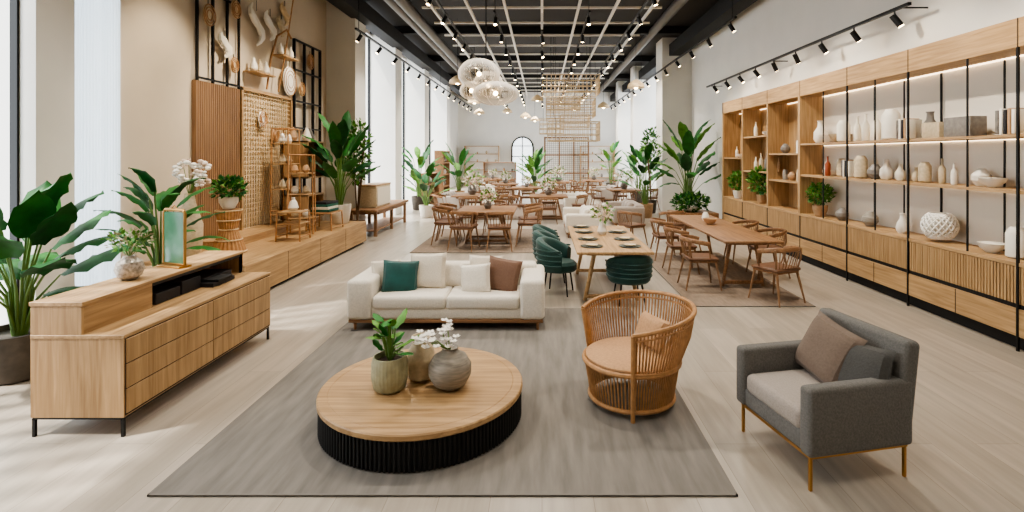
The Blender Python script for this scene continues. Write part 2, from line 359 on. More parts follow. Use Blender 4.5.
bigplant('potted_banana_plant',(-4.74,4.72,0),.3,.42,POTG,22,.95,.62,.34,.26,(20,75),(.3,1.0),(LEAF2,LEAF),3)
bigplant('potted_palm',(-4.7,6.4,0),.22,.4,CERT,24,1.1,.56,.17,.2,(25,75),(.7,1.5),(LEAF,LEAF2),5)
# ------------------------------------------------------------------ left display platform
b=B(); b.bx(-5.58,-4.0,7.02,11.85,.05,.5,OAKy,.006,1); b.bx(-5.58,-4.0,7.0,7.02,.05,.5,OAKx); b.bx(-5.58,-4.06,7.05,11.8,0,.05,BLACKM)
for y in (8.2,9.4,10.6): b.bx(-4.003,-3.998,y-.004,y+.004,.06,.49,OAKdark)
b.bx(-5.58,-5.0,8.3,11.85,.5,.62,OAKy,.004,1)
b.finish('display_platform')
b=B(); b.bx(-5.59,-5.55,8.3,9.5,.62,3.2,WALz); y=8.3
while y<9.48: b.bx(-5.55,-5.52,y,y+.04,.62,3.2,WALz); y+=.055
b.finish('slatted_wood_panel')
b=B(); b.bx(-5.59,-5.57,9.55,11.45,.62,3.2,mat('linen_panel','#D6C7AC',.9,nscale=30,namt=.1))
y=9.55
while y<11.46: b.bx(-5.56,-5.545,y,y+.012,.62,3.2,RATTANL); y+=.09
z=.62
while z<3.2: b.bx(-5.545,-5.53,9.55,11.45,z,z+.012,RATTANL); z+=.09
for a in ((9.53,9.59),(11.41,11.47)): b.bx(-5.58,-5.5,a[0],a[1],.62,3.25,OAKz)
b.bx(-5.58,-5.5,9.53,11.47,3.2,3.26,OAKy); b.finish('woven_wall_panel')
b=B()
for y in (8.35,8.75,9.15,9.5): b.bx(-5.56,-5.52,y-.015,y+.015,3.2,6.1,BLACK)
for z in (3.24,4.7): b.bx(-5.56,-5.52,8.35,9.5,z,z+.03,BLACK)
for y in (11.6,12.1,12.55,12.95): b.bx(-5.56,-5.5,y-.018,y+.018,.62,4.6,BLACK)
for z in (4.57,3.9,3.2,2.6): b.bx(-5.56,-5.5,11.6,12.95,z,z+.03,BLACK)
b.finish('black_wall_frame')
# small ledges with ceramics on the wall above the woven panel
for (y,z,l) in ((9.7,3.55,.7),(10.7,4.05,.7)):
    b=B(); b.bx(-5.58,-5.32,y,y+l,z,z+.03,OAKy,.003,1)
    for q in range(3): b.lathe([(.04,0),(.07,.05),(.06,.14),(.03,.2),(.025,.26)],[CERW,CERB,CERW][q],c=(-5.45,y+.13+q*.22,z+.03),seg=14)
    b.finish('floating_ledge')
random.seed(12)
for y,z,r,m,k in ((8.55,4.3,.16,CERB,0),(9.0,3.9,.16,PAPER,1),(9.3,4.6,.14,RATTANL,0),(9.25,3.6,.12,RATTANL,0),(10.0,4.5,.3,CERW,1),(10.5,4.6,.22,WHITEP,1),(10.95,4.7,.16,CERB,1),(11.3,3.6,.28,WHITEP,0),(11.1,5.0,.18,RATTANL,1),(12.3,4.2,.16,CERT,0),(11.85,3.5,.14,RATTANL,0),(10.2,2.7,.14,CERW,0),(10.7,2.4,.12,CERT,0)):
    b=B()
    if k==0:
        b.sph((0,0,0),r,m,(.12,1,1.15),24)
        for q in (.95,.7,.45): b.tube([(.03,r*q*math.cos(a*pi/12),r*1.15*q*math.sin(a*pi/12)) for a in range(24)],.008,RATTAN,5,closed=True)
    else:
        b.tube([(0,r*.7*math.sin(a*.7),-r*1.3+r*2.6*a/8) for a in range(9)],[.02,.05,.09,.11,.08,.1,.09,.05,.02],m,8,sq=(.5,1))
    b.cyl((0,0,r*.9),(0,0,r*1.6),.006,BLACK); b.finish('wall_hanging_ornament',loc=(-5.49,y,z))
b=B()
b.tube([(-5.45,10.3,3.3),(-5.4,10.35,3.9),(-5.35,10.5,4.4),(-5.3,10.8,4.6),(-5.28,10.95,4.45)],.02,RATTAN,8); b.tube([(-5.45,10.75,3.3),(-5.4,10.9,4.0),(-5.35,11.2,5.4)],.014,RATTAN,8)
b.finish('rattan_branch_decor')
b=B(); b.lathe([(.24,0),(.235,.05),(.13,.32),(.12,.38),(.17,.6),(.175,.66),(.14,.66)],RATTAN,rib=.03,ribn=24,seg=96)
for z,r in ((.02,.245),(.2,.185),(.36,.125),(.5,.152),(.65,.18)): b.tube(arc(r,0,2*pi-.26,z,23),.012,RATTANL,6,closed=True)
b.finish('wicker_pedestal',loc=(-4.82,8.0,.5))
b=B(); b.lathe([(.08,0),(.13,.1),(.135,.18),(.12,.18)],CERW); b.foliage((0,0,.3),(.2,.2,.16),320,.09,[LEAF,LEAF3,LEAF2]); b.finish('small_potted_plant',loc=(-4.82,8.0,1.175))
b=B(); b.lathe([(.1,0),(.16,.2),(.17,.5),(.08,.8),(.06,.95),(.05,.95)],CERB)
for k in range(16):
    a=U(0,6.28); r=U(.05,.26); e=(r*math.cos(a),r*math.sin(a),U(1.1,1.5)); b.tube([(0,0,.9),(r*.4*math.cos(a),r*.4*math.sin(a),1.1),e],.005,STEM,4)
    for q in range(5): b.sph((e[0]+U(-.06,.06),e[1]+U(-.06,.06),e[2]+U(-.06,.06)),U(.025,.045),random.choice([WHITEP,PINKP]),(1,1,.7),8)
b.finish('flower_vase',loc=(-5.05,7.45,.5))
def rack(w,d,h,shelves,m=RATTAN,sm=OAKx):
    b=B()
    for x in(-w/2,w/2):
        for y in(-d/2,d/2): b.cyl((x,y,0),(x*.92,y*.92,h),.014,m)
        b.cyl((x,-d/2,h*.15),(x,d/2,h*.15),.009,m)
    for z in shelves: b.box((0,0,z),(w,d,.02),sm,.004)
    for y in(-d/2,d/2): b.cyl((-w/2*.92,y*.92,h),(w/2*.92,y*.92,h),.012,m)
    for x in(-w/2,w/2): b.cyl((x*.92,-d/2*.92,h),(x*.92,d/2*.92,h),.012,m)
    return b
b=rack(.45,.35,1.5,(.3,.75,1.15))
for z in(.31,.76,1.16):
    for x in(-.12,.08): b.lathe([(.04,0),(.07,.05),(.05,.12),(.03,.15),(.02,.15)],random.choice([CERW,CERT,CERB]),c=(x,0,z),seg=14)
b.finish('bamboo_rack',loc=(-4.6,9.95,.5),rot=.3)
b=rack(.42,.4,.5,(.3,.5)); b.lathe([(.05,0),(.09,.06),(.06,.16),(.03,.2),(.03,.24)],CERW,c=(0,0,.51),seg=18); b.finish('rattan_side_table',loc=(-4.4,9.2,.5))
b=rack(.5,.35,1.9,(.2,.7,1.2,1.6))
for z in(.71,1.21,1.61):
    for x in(-.14,.12): b.lathe([(.04,0),(.07,.05),(.05,.14),(.03,.18),(.02,.2)],random.choice([CERW,CERB]),c=(x,0,z),seg=14)
b.finish('bamboo_rack',loc=(-5.15,10.45,.62),rot=1.57)
b=B()
for y0,z0,z1 in ((11.0,1.5,2.3),(11.0,.62,1.15)):
    b.bx(-5.5,-4.95,y0,y0+.8,z0,z0+.03,OAKy); b.bx(-5.5,-4.95,y0,y0+.8,z1-.03,z1,OAKy); b.bx(-5.5,-4.95,y0,y0+.03,z0,z1,OAKz); b.bx(-5.5,-4.95,y0+.77,y0+.8,z0,z1,OAKz); b.bx(-5.5,-5.47,y0,y0+.8,z0,z1,WALz)
b.bx(-5.5,-5.45,11.0,11.05,1.1,1.55,BLACK); b.bx(-5.5,-5.45,11.75,11.8,1.1,1.55,BLACK)
b.finish('display_cubby')
b=B()
for i,(w,m) in enumerate(((.36,GREENB),(.34,PAPER),(.33,GREENB),(.3,DARKBOOK))): b.box((0,U(-.01,.01),.025+i*.05),(w,.5,.045),m,.004,rot=(0,0,U(-.1,.1)))
b.finish('book_stack',loc=(-4.4,10.55,.865)); rack(.5,.6,.35,(.34,)).finish('low_side_table',loc=(-4.4,10.55,.5))
bigplant('potted_banana_plant',(-4.45,11.45,.5),.24,.42,CERW,20,1.45,.78,.28,.3,(35,82),(.4,1.1),(LEAF,LEAF2,LEAF2),8)
b=B()
for i in range(3): b.lathe([(.07,0),(.1,.08),(.06,.2),(.03,.28),(.025,.3)],[CERT,CERW,CERGR][i],c=(U(-.1,.1),-.25+.25*i,0),seg=18)
b.finish('ceramic_bottles',loc=(-5.25,11.4,2.3))
# ------------------------------------------------------------------ coffee table
b=B(); Rr=.755
b.lathe([(.01,.0),(.728,.0),(.733,.02),(.733,.205),(.01,.205)],BLACKM,seg=96)
for i in range(150):
    a=2*pi*i/150; b.box((.737*math.cos(a),.737*math.sin(a),.104),(.02,.018,.198),BLACKM,.004,1,rot=(0,0,a))
b.lathe([(.70,.200),(.748,.203),(Rr,.212),(Rr,.238),(Rr-.008,.247),(Rr-.07,.249),(Rr-.074,.246),(Rr-.078,.249),(.01,.249)],OAKx,seg=128)
b.finish('coffee_table',loc=(-.905,3.98,.013))
TZ=.263
b=B(); b.lathe([(.09,0),(.115,.02),(.132,.1),(.13,.2),(.118,.25),(.108,.25),(.104,.21)],CERG,rib=.012,ribn=30,seg=120); b.lathe([(.104,.21),(.01,.215)],SOIL,seg=20)
random.seed(4)
for k in range(20):
    az=k*2.4; r=U(.02,.12); e=(r*math.cos(az),r*math.sin(az),U(.28,.54)); b.tube([(0,0,.2),(r*.5*math.cos(az),r*.5*math.sin(az),.28),e],.006,STEM,6)
    b.leaf(e,az,rad(U(10,75)),U(.11,.17),U(.06,.09),U(.3,1.0),random.choice([LEAF,LEAF3,LEAF3]),n=6)
b.finish('potted_plant',loc=(-1.13,3.86,TZ),ang=60)
b=B(); b.lathe([(.075,0),(.1,.02),(.112,.12),(.1,.22),(.07,.27),(.06,.3),(.075,.33),(.065,.33),(.05,.3)],CERB)
b.finish('ceramic_vase',loc=(-.94,4.05,TZ))
b=B(); b.lathe([(.07,0),(.12,.03),(.158,.1),(.158,.17),(.12,.235),(.07,.265),(.055,.285),(.068,.3),(.058,.3),(.045,.28)],CERS,seg=48)
for k in range(7):
    az=-3.2+k*.5; r=U(.06,.18); e=Vector((r*math.cos(az)-.08,r*math.sin(az),U(.32,.46))); b.tube([(0,0,.27),(e.x*.5,e.y*.5,.34),e],.004,STEM,5)
    for q in range(6):
        c=e+Vector((U(-.05,.05),U(-.05,.05),U(-.05,.05)))
        for w in range(5): b.leaf(c,w*1.256,rad(30),.034,.03,.3,WHITEP,n=3)
b.finish('orchid_vase',loc=(-.69,3.9,TZ),ang=60)
# ------------------------------------------------------------------ sofa
def sofa(w,d,m,mw,pil=True):
    b=B()
    b.box((0,0,.105),(w-.04,d-.04,.035),mw,.004)
    for x in(-w/2+.08,w/2-.08):
        for y in(-d/2+.07,d/2-.07): b.cyl((x,y,.1),(x,y,0),.02,mw,.015)
    b.box((0,.02,.19),(w-.3,d-.04,.15),m,.03,3)
    for sx in(-1,1): b.box((sx*(w/2-.14),0,.345),(.28,d,.45),m,.05,4)
    b.box((0,d/2-.13,.37),(w-.2,.26,.50),m,.05,4)
    for i in range(2):
        ww=(w-.56)/2; b.box((-ww/2+i*ww,-.06,.31),(ww-.005,d-.14,.15),m,.04,4)
    if pil:
        for i in range(3):
            ww=(w-.6)/3; b.pillow((-ww+i*ww,d/2-.32,.50),ww*1.04,.34,.2,m,rot=(rad(-12),0,0))
    return b
b=sofa(2.24,.92,CREAM,WALx)
for x,y,z,w,m,rz,ry in ((-.30,.02,.57,.46,CREAM2,-.1,-.05),(-.60,-.12,.53,.42,TEAL,.25,.08),(.40,.04,.56,.42,CREAM2,.1,.06),(.30,-.14,.51,.38,CREAM,-.2,-.12),(.62,-.08,.54,.44,TAUPE,-.35,.10),(-.80,.0,.54,.36,CREAM2,.4,.0)):
    b.pillow((x,y,z),w,w*.95,.16,m,rot=(rad(-16),ry,rz))
b.finish('sofa',loc=(-1.09,6.32,.013))
# ------------------------------------------------------------------ rattan chair
b=B(); A=rad(122)
def rt(a): q=abs(a)/A; return .50-.05*q**2
def zt(a): q=abs(a)/A; return .77-.10*q**2.2
n=72
for i in range(n+1):
    a=-A+2*A*i/n; c=(math.sin(a),math.cos(a))
    b.tube([(c[0]*.33,c[1]*.33,.07),(c[0]*.375,c[1]*.375,.34),(c[0]*(rt(a)*.93),c[1]*(rt(a)*.93),.56),(c[0]*rt(a),c[1]*rt(a),zt(a))],.0075,RATTAN,6)
b.tube(arc(rt,-A,A,zt,40),.018,RATTAN,8)
b.tube(arc(lambda a:rt(a)*.985,-A,A,lambda a:zt(a)-.05,40),.008,RATTAN,6)
b.tube(arc(.385,-A,A,.36,36),.012,RATTAN,7)
b.tube(arc(.335,0,2*pi*35/36,.06,35),.018,RATTAN,8,closed=True)
for i in range(27):
    a=A+(2*pi-2*A)*i/26; c=(math.sin(a),math.cos(a)); b.tube([(c[0]*.33,c[1]*.33,.07),(c[0]*.375,c[1]*.375,.34)],.007,RATTAN,6)
b.tube(arc(.38,0,2*pi*35/36,.345,35),.02,RATTAN,8,closed=True)
for a in (-A,A): b.tube([(math.sin(a)*.36,math.cos(a)*.36,.0),(math.sin(a)*.39,math.cos(a)*.39,.34),(math.sin(a)*rt(a),math.cos(a)*rt(a),zt(a))],.018,RATTAN,8)
for a in (.5,-.5): b.cyl((math.sin(a)*.33,math.cos(a)*.33,.07),(math.sin(a)*.31,math.cos(a)*.31,0),.018,RATTAN)
b.lathe([(.02,.33),(.37,.33),(.37,.35),(.02,.35)],RATTANL,seg=40)
b.lathe([(.02,.35),(.34,.35),(.368,.365),(.368,.38),(.34,.395),(.2,.402),(.01,.402)],TERRA,seg=40)
b.pillow((0,.2,.53),.36,.26,.13,TERRA,rot=(rad(-22),0,0))
b.finish('rattan_tub_chair',loc=(.725,4.22,.013),rot=rad(-66))
# ------------------------------------------------------------------ grey armchair
b=B()
for x in(-.34,.34):
    for y in(-.34,.33): b.box((x,y,.10),(.02,.02,.20),GOLD,.003,1)
for y in(-.34,.33): b.box((0,y,.2),(.70,.02,.02),GOLD)
for x in(-.34,.34): b.box((x,0,.2),(.02,.69,.02),GOLD)
b.box((0,-.01,.275),(.60,.70,.13),GREYF,.02,3)
for sx in(-1,1): b.box((sx*.335,-.01,.415),(.10,.74,.41),GREYF,.03,4)
b.box((0,.33,.53),(.76,.12,.64),GREYF,.035,4,rot=(rad(-7),0,0))
b.box((0,-.06,.385),(.565,.62,.14),GREYL,.045,4)
b.pillow((-.08,.14,.64),.46,.42,.15,TAUPE2,rot=(rad(-26),.14,-.05))
b.pillow((.17,.17,.60),.40,.37,.15,GREYD,rot=(rad(-20),-.05,.15))
b.finish('armchair',loc=(1.86,3.50,0),rot=rad(-78))
# ------------------------------------------------------------------ dining furniture
def table(w,l,m):
    b=B(); b.box((0,0,.73),(w,l,.04),m,.012,2)
    b.box((0,0,.68),(w-.3,l-.5,.05),m)
    for y in(-l/2+.45,l/2-.45):
        for sx in(-1,1): b.cyl((sx*(w*.22),y,.70),(sx*(w*.36),y,0),.032,m,.026)
        b.box((0,y,.06),(w*.72,.06,.05),m,.01)
    return b
table(1.0,2.5,OAKy).finish('dining_table',loc=(.95,7.95,0))
pl=B(); pl.lathe([(.01,0),(.13,0),(.155,.012),(.15,.014),(.125,.008),(.01,.006)],mat('plate_dark','#3E4238',.4),seg=28); pl.lathe([(.01,.008),(.06,.01),(.085,.03),(.08,.032),(.05,.016),(.01,.014)],CERB,seg=24)
pl=pl.finish('dinner_plate',loc=(.68,7.1,.751))
for x,y in ((1.2,7.1),(.68,7.7),(1.22,7.7),(.68,8.4),(1.22,8.4),(.68,9.0)): dup(pl,(x,y,.751))
b=B(); b.lathe([(.05,0),(.08,.05),(.05,.15),(.03,.2),(.028,.2)],CERW); b.foliage((0,0,.34),(.15,.15,.13),150,.07,[LEAF3,PINKP,WHITEP]); b.finish('flower_vase',loc=(.95,8.2,.751))
b=B(); a2=rad(112)
b.shell(lambda a:.30,.09,-a2,a2,.34,lambda a:.80-.17*(abs(a)/a2)**2,GREENV)
for i in range(4): b.tube(arc(.318+.004*i,-a2+.05,a2-.05,.44+.07*i,20),.012,GREENV,6)
b.lathe([(.02,.33),(.22,.33),(.25,.36),(.25,.43),(.21,.47),(.02,.475)],GREENV,c=(0,-.02,0),seg=28)
for a in (.8,2.3,3.98,5.48): b.cyl((.2*math.sin(a),.2*math.cos(a),.34),(.26*math.sin(a),.26*math.cos(a),0),.014,BLACK,.010)
gc=b.finish('velvet_dining_chair',loc=(.24,7.55,0),rot=rad(75))
dup(gc,(.18,8.3,0),rad(90)); dup(gc,(.16,9.0,0),rad(90)); dup(gc,(1.18,7.05,0),rad(185),(.95,.95,.87))
b=B(); b.box((0,0,.45),(.46,.44,.045),LEATH,.02,3); b.box((0,0,.415),(.42,.40,.03),WALx,.006)
for sx in(-1,1):
    b.cyl((sx*.19,-.18,.42),(sx*.24,-.25,0),.019,WALz,.011); b.cyl((sx*.19,.18,.42),(sx*.24,.27,0),.019,WALz,.011)
    b.tube([(sx*.2,.17,.42),(sx*.23,.21,.6),(sx*.245,.2,.73)],.014,WALz,7)
    b.tube([(sx*.2,-.1,.42),(sx*.25,-.07,.6),(sx*.262,-.04,.68)],.012,WALz,7)
b.tube(arc(lambda a:.27+.02*math.cos(a),-rad(105),rad(105),lambda a:.74-.06*(abs(a)/1.83)**2,20),.019,WALx,8,sq=(.8,1.7))
for i in range(7):
    x=-.15+.05*i; b.tube([(x,.19,.44),(x*1.2,math.sqrt(max(0,.29**2-(x*1.2)**2)),.72)],.007,WALz,6)
wc=b.finish('dining_chair',loc=(2.38,7.85,.013),rot=rad(90))
table(.85,3.3,WALy).finish('dining_table',loc=(3.05,9.1,.013))
for x,y,r in ((2.38,8.9,88),(2.38,10.0,92),(3.72,8.6,-90),(3.72,9.7,-90)): dup(wc,(x,y,.013),rad(r))
dup(wc,(3.2,7.12,.013),rad(205)); dup(wc,(2.0,11.6,0),rad(120)); dup(wc,(2.9,11.7,0),rad(200))
b=B(); b.lathe([(.05,0),(.1,.04),(.12,.1),(.1,.1),(.04,.02)],CERT); b.lathe([(.04,0),(.07,.06),(.05,.14),(.03,.17),(.02,.17)],CERW,c=(.05,.4,0)); b.finish('serving_bowl',loc=(3.0,9.3,.765))
t1=table(1.3,1.5,WALx).finish('dining_table',loc=(-1.25,12.0,.013))
for x,y,r in ((-2.15,11.7,90),(-1.65,11.0,170),(-.9,10.95,185),(-.3,11.6,-90),(-2.15,12.4,90),(-.3,12.4,-80),(-1.2,13.1,0)): dup(wc,(x,y,.013),rad(r),1.08)
b=B(); b.foliage((0,0,.3),(.2,.2,.15),160,.08,[PINKP,WHITEP,LEAF3]); b.lathe([(.06,0),(.1,.08),(.05,.2),(.04,.2)],CERGR); fv=b.finish('flower_vase',loc=(-1.25,12.0,.765))
b=B(); b.bx(-4.75,-4.0,12.6,15.6,.60,.66,WALy,.008); b.bx(-4.7,-4.05,12.9,15.3,.52,.6,WALy)
for y in(12.75,14.1,15.45):
    for x in(-4.68,-4.08): b.bx(x-.035,x+.035,y-.035,y+.035,0,.6,WALz)
b.bx(-4.68,-4.08,12.75,15.45,.12,.15,WALy); b.finish('console_bench')
b=B(); b.bx(-4.65,-4.2,13.2,14.4,.661,1.2,CERB,.01); b.bx(-4.2,-4.18,13.25,14.35,.7,1.16,PAPER); b.bx(-4.65,-4.2,13.15,14.45,1.2,1.24,OAKy); b.finish('linen_storage_chest')
# ------------------------------------------------------------------ mid/far furnishings
s2=sofa(1.9,.85,GREYL,WALx).finish('sofa',loc=(2.4,15.2,0),rot=rad(-90))
s3=sofa(1.9,.85,CREAM,WALx).finish('sofa',loc=(1.0,13.4,0),rot=rad(-90))
dup(s2,(-3.2,18.9,0),rad(90)); dup(s3,(1.2,18.6,0),rad(-90)); dup(s3,(-2.7,24.6,0),rad(90)); dup(s2,(2.9,23,0),rad(-90))
random.seed(21)
for cx,cy in ((-2.2,16.4),(.2,16.2),(-.6,20.2),(-1.6,22.8),(.8,24.6),(2.6,26),(-2.6,27.4),(3.0,19.0)):
    dup(t1,(cx,cy,.0),0,(.9,.8,1))
    for k in range(4):
        a=k*pi/2; dup(wc,(cx+.95*math.sin(a),cy+.95*math.cos(a),0),-a+U(-.2,.2),1.0)
    dup(fv,(cx,cy,.751),U(0,3),U(.9,1.7))
def cabinet(w,d,h,ns,m):
    b=B()
    for x in(-w/2,w/2): b.box((x,0,h/2),(.05,d,h),m)
    for i in range(ns+1): b.box((0,0,.03+i*(h-.06)/ns),(w,d,.04),m)
    b.box((0,d/2,h/2),(w,.02,h),WALL)
    for i in range(ns):
        for k in range(4):
            z=.05+i*(h-.06)/ns; r=U(.05,.09); b.lathe([(r*.6,0),(r,r),(r*.5,r*2.4),(r*.4,r*2.6)],random.choice([CERW,CERT,CERB,CERGR]),c=(-w/2+.2+k*(w-.4)/3,0,z),seg=12)
    return b
c1=cabinet(2.2,.4,2.6,5,OAKx).finish('display_cabinet',loc=(-3.9,33.8,0)); cabinet(1.6,.4,2.2,4,WALx).finish('display_cabinet',loc=(-4.6,24.0,0),rot=rad(90))
dup(c1,(3.6,33.9,0)); cabinet(2.2,.4,1.3,3,WALx).finish('low_bookcase',loc=(-4.5,20.6,0),rot=rad(90)); cabinet(1.8,.4,1.6,3,WALx).finish('low_bookcase',loc=(-2.4,29.6,0))
b=B()
for x in(-1.2,-.4,.4,1.2): b.box((x,0,1.5),(.08,.08,3.0),WALz)
for z in(.05,1,2,2.95): b.box((0,0,z),(2.4,.08,.08),WALx)
for k in range(22): b.box((-1.15+k*.11,0,1.5),(.012,.03,2.9),BLACK)
for k in range(26): b.box((0,0,.1+k*.11),(2.3,.03,.012),WALx)
b.finish('lattice_divider',loc=(1.35,28.6,0))
# hanging wire installation: stacked open cages
def cages(spec,loc):
    b=B()
    for cx,cy,z,h,w,d in spec:
        for q in range(4):
            zz=z+h*q/3; b.tube([(cx-w,cy-d,zz),(cx+w,cy-d,zz),(cx+w,cy+d,zz),(cx-w,cy+d,zz)],.018,RATTANL,5,closed=True)
        n1=int(w*14); n2=int(d*12)
        for k in range(n1+1):
            x=cx-w+2*w*k/n1
            for y in(cy-d,cy+d): b.cyl((x,y,z),(x,y,z+h),.009,RATTANL,seg=4)
            for zz in(z,z+h): b.cyl((x,cy-d,zz),(x,cy+d,zz),.008,RATTANL,seg=4)
        for k in range(n2+1):
            y=cy-d+2*d*k/n2
            for x in(cx-w,cx+w): b.cyl((x,y,z),(x,y,z+h),.009,RATTANL,seg=4)
        b.cyl((cx-w*.7,cy,z),(cx-w*.7,cy,6.2),.008,BLACK); b.cyl((cx+w*.7,cy,z),(cx+w*.7,cy,6.2),.008,BLACK)
    b.finish('hanging_wire_sculpture',loc=loc)
cages(((0,0,4.15,.6,.98,.7),(0,0,3.35,.6,.85,.6),(.1,0,2.5,.65,.9,.6)),(1.0,18.5,0))
cages(((0,0,3.9,.5,.7,.5),(.5,.3,3.2,.5,.6,.5),(-.5,0,2.9,.6,.5,.4)),(.9,22.0,0))
# glass chandelier
b=B()
b.cyl((0,0,3.85),(0,0,6.2),.012,BLACK)
for c,r,sz in (((-.14,0,3.62),.42,.75),((.2,-.1,3.22),.46,.52),((.02,.2,3.42),.32,.9),((-.3,.1,3.3),.24,.8)):
    b.sph(c,r,GLASS,(1,1,sz),32)
    for k in range(5):
        a=pi*k/5; b.tube([(c[0]+r*1.005*math.sin(t*pi/10)*math.cos(a),c[1]+r*1.005*math.sin(t*pi/10)*math.sin(a),c[2]+r*1.005*sz*math.cos(t*pi/10)) for t in range(20)],.003,CERW,4,closed=True)
    b.sph(c,.045,BULB); b.cyl((c[0],c[1],c[2]),(0,0,3.9),.006,BLACK)
b.finish('glass_chandelier',loc=(-1.12,10.4,0))
for x,y,z in ((-2.6,16,4.2),(-.2,22,4.3),(1.6,25.5,4.2),(-1.8,27,4.2),(2.8,15.5,4.0),(-2.6,20,4.0),(-.8,25,3.8),(-2.9,24,3.9),(2.6,22,4.0),(-.4,29,3.9)):
    b=B(); b.cyl((0,0,.2),(0,0,6.2-z),.006,BLACK); b.lathe([(.26,0),(.24,.1),(.1,.22),(.02,.26)],RATTANL,seg=20); b.sph((0,0,.02),.06,BULB); b.finish('pendant_lamp',loc=(x,y,z))
for (x,y,z,r,h,n,st,L,W,s) in ((4.35,15.5,0,.3,.55,22,1.85,.9,.34,31),(-4.5,19.0,0,.26,.5,15,1.5,.8,.28,32),(-3.7,16.6,0,.22,.4,12,1.0,.6,.24,33),(3.3,16.6,0,.25,.45,16,1.4,.7,.26,34),(3.9,21,0,.26,.5,13,1.5,.7,.28,35),(-.3,22,0,.24,.45,12,1.0,.8,.26,36),(-3.6,22.5,0,.26,.45,13,1.4,.9,.3,37),(3.7,28,0,.26,.5,12,1.8,.7,.3,38),(-.4,27.5,0,.26,.5,12,1.2,.9,.3,39)):
    bigplant('potted_banana_plant',(x,y,z),r,h,random.choice([CERW,POTG,CERT]),n,st,L,W,.35,(35,80),(.5,1.3),(LEAF,LEAF2,LEAF3),s,cx=(-5.4,5.2))
b=B(); b.bx(3.6,4.8,14.1,14.95,0,.42,WALy,.01); b.finish('low_planter_box'); 
b=B(); b.foliage((0,0,.25),(.5,.3,.24),600,.12,[LEAF,LEAF3,LEAF2]); b.lathe([(.1,0),(.2,.06),(.22,.14),(.18,.14)],CERW); b.finish('small_potted_plant',loc=(4.15,14.5,.43))
def bushtree(loc,h,r,s,ms,name='potted_ficus'):
    random.seed(s); b=B(); pot(b,.2,.45,POTG)
    for k in range(5):
        a=U(0,6.28); b.tube([(0,0,.4),(.1*math.cos(a),.1*math.sin(a),h*.5),(r*.6*math.cos(a),r*.6*math.sin(a),h*.85)],[.02,.014,.006],BARK,6)
    b.foliage((0,0,h*.72),(r,r,h*.26),480,.12,ms); b.finish(name,loc=loc,ang=60)
bushtree((3.75,17.9,0),3.0,.3,3,[LEAF,LEAF3]); bushtree((-4.35,12.25,0),2.9,.28,4,[LEAF3,LEAF3,LEAF])
# ------------------------------------------------------------------ right wall shelving
b=B(); F=4.85; BK=5.33; y0,y1=4.0,14.0
b.bx(F,BK,y0,y1,3.1,3.4,OAKy,.004,1)
for y in (5.3,6.89,8.27,9.78,11.2,12.6): b.bx(F-.004,F,y-.006,y+.006,3.1,3.4,OAKdark)
CRM=mat('shelf_back_panel','#DFD6C8',.85); b.bx(BK-.03,BK,y0,9.8,.9,3.1,CRM); b.bx(BK-.03,BK,9.8,y1,.9,3.1,OAKz)
b.bx(F,BK,y0,y1,.86,.9,OAKy,.003,1)
b.bx(F+.03,BK,y0,y1,.47,.86,OAKdark); b.bx(F-.0,BK,y0,y1,.15,.43,OAKy); b.bx(F+.08,BK,y0,y1,0,.15,BLACKM); b.bx(F+.02,BK,y0,y1,.43,.47,BLACKM)
yy=y0
while yy<y1-.02:
    b.bx(F+.005,F+.03,yy,yy+.028,.48,.855,OAKz); yy+=.04
for y in (5.3,6.89,8.27,9.78,11.2,12.6):
    b.bx(F-.006,F,y-.008,y+.008,.15,.43,BLACKM); b.bx(F-.004,F+.03,y-.01,y+.01,.47,.86,BLACKM)
for y in (4.55,6.1,7.6,9.0): b.bx(F-.003,F,y-.005,y+.005,.15,.43,OAKdark)
for y in (5.3,6.89,8.27): b.bx(F-.01,F+.012,y-.011,y+.011,.0,3.1,BLACK); b.bx(BK-.05,BK-.03,y-.011,y+.011,.9,3.1,BLACK)
for y in (4.6,5.95,7.6,9.0): b.bx(F+.01,F+.026,y-.008,y+.008,.9,3.1,BLACK); b.bx(BK-.045,BK-.03,y-.008,y+.008,.9,3.1,BLACK)
for z in (1.6,2.18): b.bx(F+.01,BK,y0,9.78,z,z+.035,OAKy,.002,1); b.bx(BK-.05,BK-.035,y0,9.78,z-.008,z,LED)
b.bx(BK-.06,BK-.035,y0,9.78,3.088,3.1,LED); b.bx(BK-.06,BK-.035,9.9,13.9,3.088,3.1,LED)
b.bx(F,BK,9.78,9.86,.9,3.1,OAKz); b.bx(F,BK,13.92,14.0,0,3.4,OAKz)
for y in (11.2,12.6): b.bx(F,BK,y-.03,y+.03,.9,3.1,OAKz)
for z in (1.45,2.0): b.bx(F+.02,BK,9.86,11.2,z,z+.035,OAKy)
for z in (1.6,2.4): b.bx(F+.02,BK,11.2,12.6,z,z+.035,OAKy)
b.bx(F+.02,BK,12.6,13.95,1.9,1.935,OAKy)
b.finish('display_shelving')
profs=[[(.05,0),(.08,.05),(.075,.14),(.035,.2),(.03,.26),(.04,.28),(.03,.28)],[(.06,0),(.06,.2),(.05,.24),(.045,.24)],[(.04,0),(.1,.05),(.12,.1),(.11,.1),(.03,.02)],
[(.05,0),(.1,.07),(.1,.13),(.05,.19),(.04,.21),(.035,.21)],[(.035,0),(.045,.02),(.045,.2),(.015,.26),(.015,.34),(.012,.34)],[(.06,0),(.09,.02),(.09,.26),(.07,.3),(.05,.33),(.045,.33)]]
names=['ceramic_vase','ceramic_canister','ceramic_bowl','round_vase','glass_bottle','tall_vase']
MS=[CERW,CERW,CERW,CERT,CERB,CERGR,PAPER,CERS,PAPER,CERB]
lib={}
